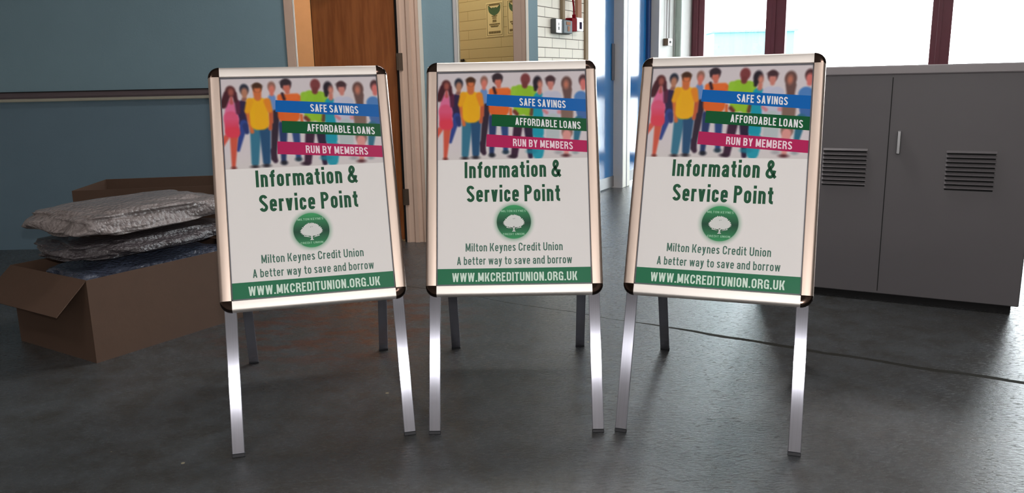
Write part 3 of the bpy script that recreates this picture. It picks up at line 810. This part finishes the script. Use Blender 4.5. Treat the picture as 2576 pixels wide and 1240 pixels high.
def logo(X, Y):
    x = X - .0018; y = Y + .173; r = np.hypot(x, y); R = .0625
    C = np.empty((len(X), 3)); C[:] = SHEET
    hal = np.clip(1 - (r - R) / .020, 0, 1)[:, None] ** 2 * .62; C = C * (1 - hal) + np.array((104, 160, 128)) * hal
    g = np.clip(np.abs(y + .004) / R, 0, 1)[:, None]; ins = np.array((44, 84, 66)) * (1 - g) + np.array((70, 168, 108)) * g
    a = np.clip((R - r) / .0012 + .5, 0, 1)[:, None]; return C * (1 - a) + ins * a


def make_poster():
    A = Art(); W2, H2 = PW / 2 + .006, PH / 2 + .006
    A.quad([(-W2, -H2), (W2, -H2), (W2, H2), (-W2, H2)], 0, SHEET)
    A.grid(-W2, W2, .064, H2, 300, 180, .0003, people)
    A.grid(-.085, .089, -.26, -.086, 130, 130, .0003, logo)
    z1, z2 = .0006, .0009
    A.quad([(-.0945, .2718), (W2, .2399), (W2, .2880), (-.0921, .3166)], z1, (0, 104, 190))
    A.quad([(-.0760, .1923), (W2, .1638), (W2, .2130), (-.0742, .2373)], z1, (8, 92, 50))
    A.quad([(-.0968, .1129), (W2, .0839), (W2, .1282), (-.0949, .1605)], z1, (190, 36, 96))
    WH = (244, 246, 250)
    A.text('SAFE SAVINGS', .0293, .2692, .2018, .2553, .0293, WH, z2, .165)
    A.text('AFFORDABLE LOANS', .0125, .1946, .2556, .1729, .0285, WH, z2, .165)
    A.text('RUN BY MEMBERS', .0028, .1129, .2245, .0959, .0286, (252, 226, 238), z2, .165)
    GR = (40, 92, 66); G2 = (84, 122, 108)
    A.text('Information &', -.1775, -.0062, .1775, -.0062, .0617, GR, z1, .175)
    A.text('Service Point', -.1704, -.0965, .1729, -.0980, .0617, GR, z1, .175)
    A.text('Milton Keynes Credit Union', -.1751, -.2804, .1775, -.2808, .0300, G2, z1, .14, .12)
    A.text('A better way to save and borrow', -.2067, -.3293, .2102, -.3290, .0298, G2, z1, .14, .12)
    A.quad([(-W2, -H2), (W2, -H2), (W2, -.3430), (-W2, -.3430)], z1, (48, 122, 88))
    A.text('WWW.MKCREDITUNION.ORG.UK', -.2241, -.3910, .2278, -.3908, .0325, (224, 244, 232), z2, .165, .11)
    # oak tree of the roundel
    tr = (228, 230, 228); rnd = random.Random(5); N = 64; pts = []
    for i in range(N):
        a = 2 * PI * i / N; bx_ = .0375 * math.cos(a); by_ = (.030 if math.sin(a) > 0 else .018) * math.sin(a)
        if math.sin(a) > 0: bx_ *= 1 - .18 * math.sin(a)
        f = 1 + (.055 if i % 2 else -.055) + rnd.uniform(-.04, .04)
        pts.append((.0018 + bx_ * f, -.1765 + by_ * f))
    for i in range(N): A.quad([(.0018, -.1765), pts[i], pts[(i + 1) % N]], z2, tr)
    for p, q, r_ in (((.0018, -.19), (.0016, -.206), .0055),): A.quad([(p[0] - r_ / 2, p[1]), (q[0] - r_ / 2, q[1]), (q[0] + r_ / 2, q[1]), (p[0] + r_ / 2, p[1])], z2, tr)
    A.quad([(-.0055, -.2092), (.0085, -.2092), (.0050, -.205), (-.0015, -.205)], z2, tr)
    for sgn in (-1, 1):
        for dx_, dz_ in ((.018, -.196), (.027, -.1945)):
            A.quad([(.0018, -.2005), (.0018 + sgn * .003, -.2005), (.0018 + sgn * dx_, dz_ + .004), (.0018 + sgn * dx_, dz_)][::1 if sgn > 0 else -1], z2, tr)
    A.quad([(-.0010, -.163), (.0006, -.163), (.0002, -.160), (-.0012, -.1605)], z2 + .0003, (70, 100, 86))
    A.quad([(.0040, -.162), (.0056, -.162), (.0054, -.159), (.0042, -.1592)], z2 + .0003, (70, 100, 86))
    A.text('MILTON KEYNES', -.0438, -.1366, .0457, -.1366, .0078, (176, 226, 196), z2, .12, .16)
    A.text('CREDIT UNION', -.0385, -.2222, .0394, -.2222, .0075, (176, 226, 196), z2, .12, .16)
    me = bpy.data.meshes.new('poster'); me.from_pydata(A.v, [], A.f); me.materials.append(M['ink'])
    ca = me.color_attributes.new('ink', 'FLOAT_COLOR', 'POINT')
    c = np.array(A.c, float) / 255; c = np.where(c <= .04045, c / 12.92, ((c + .055) / 1.055) ** 2.4)
    ca.data.foreach_set('color', np.concatenate([c, np.ones((len(c), 1))], 1).astype(np.float32).ravel())
    me.update(); return me


# ------------------------------------------------------------------ the A-board
BW, PR, BH, BLO, LEGX, LEGW = .64, .0401, .8888, .4827, .3075, .0402
LEN = BLO + BH
prof = [(.0, .001), (.0, .0115), (.0018, .0140), (.012, .0150), (.028, .0150), (.0312, .0143), (.0342, .0124), (.0370, .0092), (.0390, .0050), (PR, .0), (PR, -.003), (.0, -.003)]


def rail_mesh(name, ln):  # along x, inner edge at y=0, outer at y=PR
    b = MB(); b.prism([(p, w) for p, w in prof], -ln / 2, ln / 2, 'x', 0)
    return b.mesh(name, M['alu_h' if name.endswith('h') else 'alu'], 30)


def cap_mesh():
    b = MB(); n = 14; pf = [(p * 1.02, w + (.0008 if w > 0 else -.0003)) for p, w in prof]
    m = len(pf); vs = []
    for i in range(n + 1):
        a = PI / 2 * i / n
        for p, w in pf: vs.append((p * math.cos(a), p * math.sin(a), w))
    fs = [(i * m + j, i * m + (j + 1) % m, (i + 1) * m + (j + 1) % m, (i + 1) * m + j) for i in range(n) for j in range(m)]
    fs += [tuple(range(m))[::-1], tuple(range(n * m, n * m + m))]
    b.add(vs, fs)
    me = b.mesh('corner_cap', M['chrome'], 30)
    return me


IW, IH = BW - 2 * PR, BH - 2 * PR
ME = dict(h=rail_mesh('frame_rail_h', IW), v=rail_mesh('frame_rail_v', IH), cap=cap_mesh(), poster=make_poster())
b = MB(); b.box(-IW / 2 - .02, IW / 2 + .02, -IH / 2 - .02, IH / 2 + .02, -.002, .0035); ME['back'] = b.mesh('backing_panel', M['backing'])
b = MB()
for s in (-1, 1):
    b.box(-IW / 2, IW / 2, s * IH / 2 - (.0042 if s > 0 else 0), s * IH / 2 + (.0042 if s < 0 else 0), .0052, .0075)
    b.box(s * IW / 2 - (.0030 if s > 0 else 0), s * IW / 2 + (.0030 if s < 0 else 0), -IH / 2, IH / 2, .0052, .0075)
ME['lip'] = b.mesh('rail_lip', M['gasket'])
b = MB(); b.box(-LEGW / 2, LEGW / 2, .010, LEN - .01, -.0145, -.0035, b=.0018); ME['leg'] = b.mesh('leg', M['leg'])
b = MB(); b.box(-LEGW / 2 - .0006, LEGW / 2 + .0006, -.001, .0102, -.0155, -.0028, b=.0012); ME['foot'] = b.mesh('rubber_foot', M['rubber'])
b = MB(); b.tube([(-.03, 0, 0), (.03, 0, 0)], .006, 10); ME['hinge'] = b.mesh('hinge', M['steel'], 40)


def a_board():
    root = thing('sign_board', '', 'sign board', group='a boards')
    for side in ('front', 'rear'):
        def put(nm, me, x, v, rz=0):
            o = link(nm, me, root); o['side'] = side; o['x'] = x; o['v'] = v; o['r'] = rz; return o
        vc = BLO + BH / 2
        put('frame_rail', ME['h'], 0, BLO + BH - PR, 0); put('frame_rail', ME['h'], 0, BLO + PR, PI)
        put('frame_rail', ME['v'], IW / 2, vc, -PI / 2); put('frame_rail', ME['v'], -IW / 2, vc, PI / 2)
        put('corner_cap', ME['cap'], IW / 2, BLO + BH - PR, 0); put('corner_cap', ME['cap'], -IW / 2, BLO + BH - PR, PI / 2)
        put('corner_cap', ME['cap'], -IW / 2, BLO + PR, PI); put('corner_cap', ME['cap'], IW / 2, BLO + PR, -PI / 2)
        put('backing_panel', ME['back'], 0, vc)
        if side == 'front':
            put('poster', ME['poster'], 0, vc); put('rail_lip', ME['lip'], 0, vc)
        for s in (-1, 1):
            lg = put('leg', ME['leg'], s * (LEGX - LEGW / 2), 0); f = link('rubber_foot', ME['foot'], lg)
    for s in (-1, 1):
        o = link('hinge', ME['hinge'], root); o['side'] = 'top'; o['x'] = s * .2
    return root


def place(root, x, y, rz, tilt, label):
    root.location = (x, y, 0); root.rotation_euler = (0, 0, rz); root['label'] = label
    S = .9495 * 2 * LEN * math.sin(tilt); gap = .034
    yt, zt = LEN * math.sin(tilt), LEN * math.cos(tilt)
    t2 = math.atan((S - yt - gap) / zt); L2 = zt / math.cos(t2)
    for c in root.children:
        side = c.get('side')
        if side == 'top': c.location = (c['x'], yt + gap / 2, zt - .004); continue
        tt = tilt if side == 'front' else t2
        Rm = Matrix.Rotation(PI / 2 - tt, 4, 'X')
        if side == 'rear': Rm = Matrix.Translation((0, S, 0)) @ Matrix.Rotation(PI, 4, 'Z') @ Rm
        wz = .0039 if c.name.startswith('poster') else 0
        v = c['v']; sc_ = Matrix.Identity(4)
        if side == 'rear':
            if c.name.startswith('leg'): sc_ = Matrix.Diagonal((1, L2 / LEN, 1, 1))
            else: v += L2 - LEN
        m4 = Rm @ Matrix.Translation((c['x'], v, wz)) @ Matrix.Rotation(c['r'], 4, 'Z') @ sc_
        c.matrix_basis = m4
    root.location.z = .0035
    return root


def copy_tree(o, parent=None):
    c = o.copy(); COL.objects.link(c)
    if parent is not None: c.parent = parent
    for ch in o.children: copy_tree(ch, c)
    return c


b1 = a_board()
b2 = copy_tree(b1); b3 = copy_tree(b1)
bpy.context.view_layer.update()
place(b1, -.6419, 2.5168, .2506, .3749, 'leftmost of the three silver A-frame credit union signs, beside the cardboard boxes')
place(b2, .0086, 2.5835, -.0201, .3653, 'middle one of the three silver A-frame credit union signs, facing straight ahead')
place(b3, .6399, 2.4762, -.3644, .3607, 'rightmost of the three silver A-frame credit union signs, in front of the steel cabinet')
for r_ in (b1, b2, b3):
    r_['group'] = 'silver A-frame signs standing side by side'
    for c in r_.children:
        for k in ('side', 'x', 'v', 'r'):
            if k in c: del c[k]
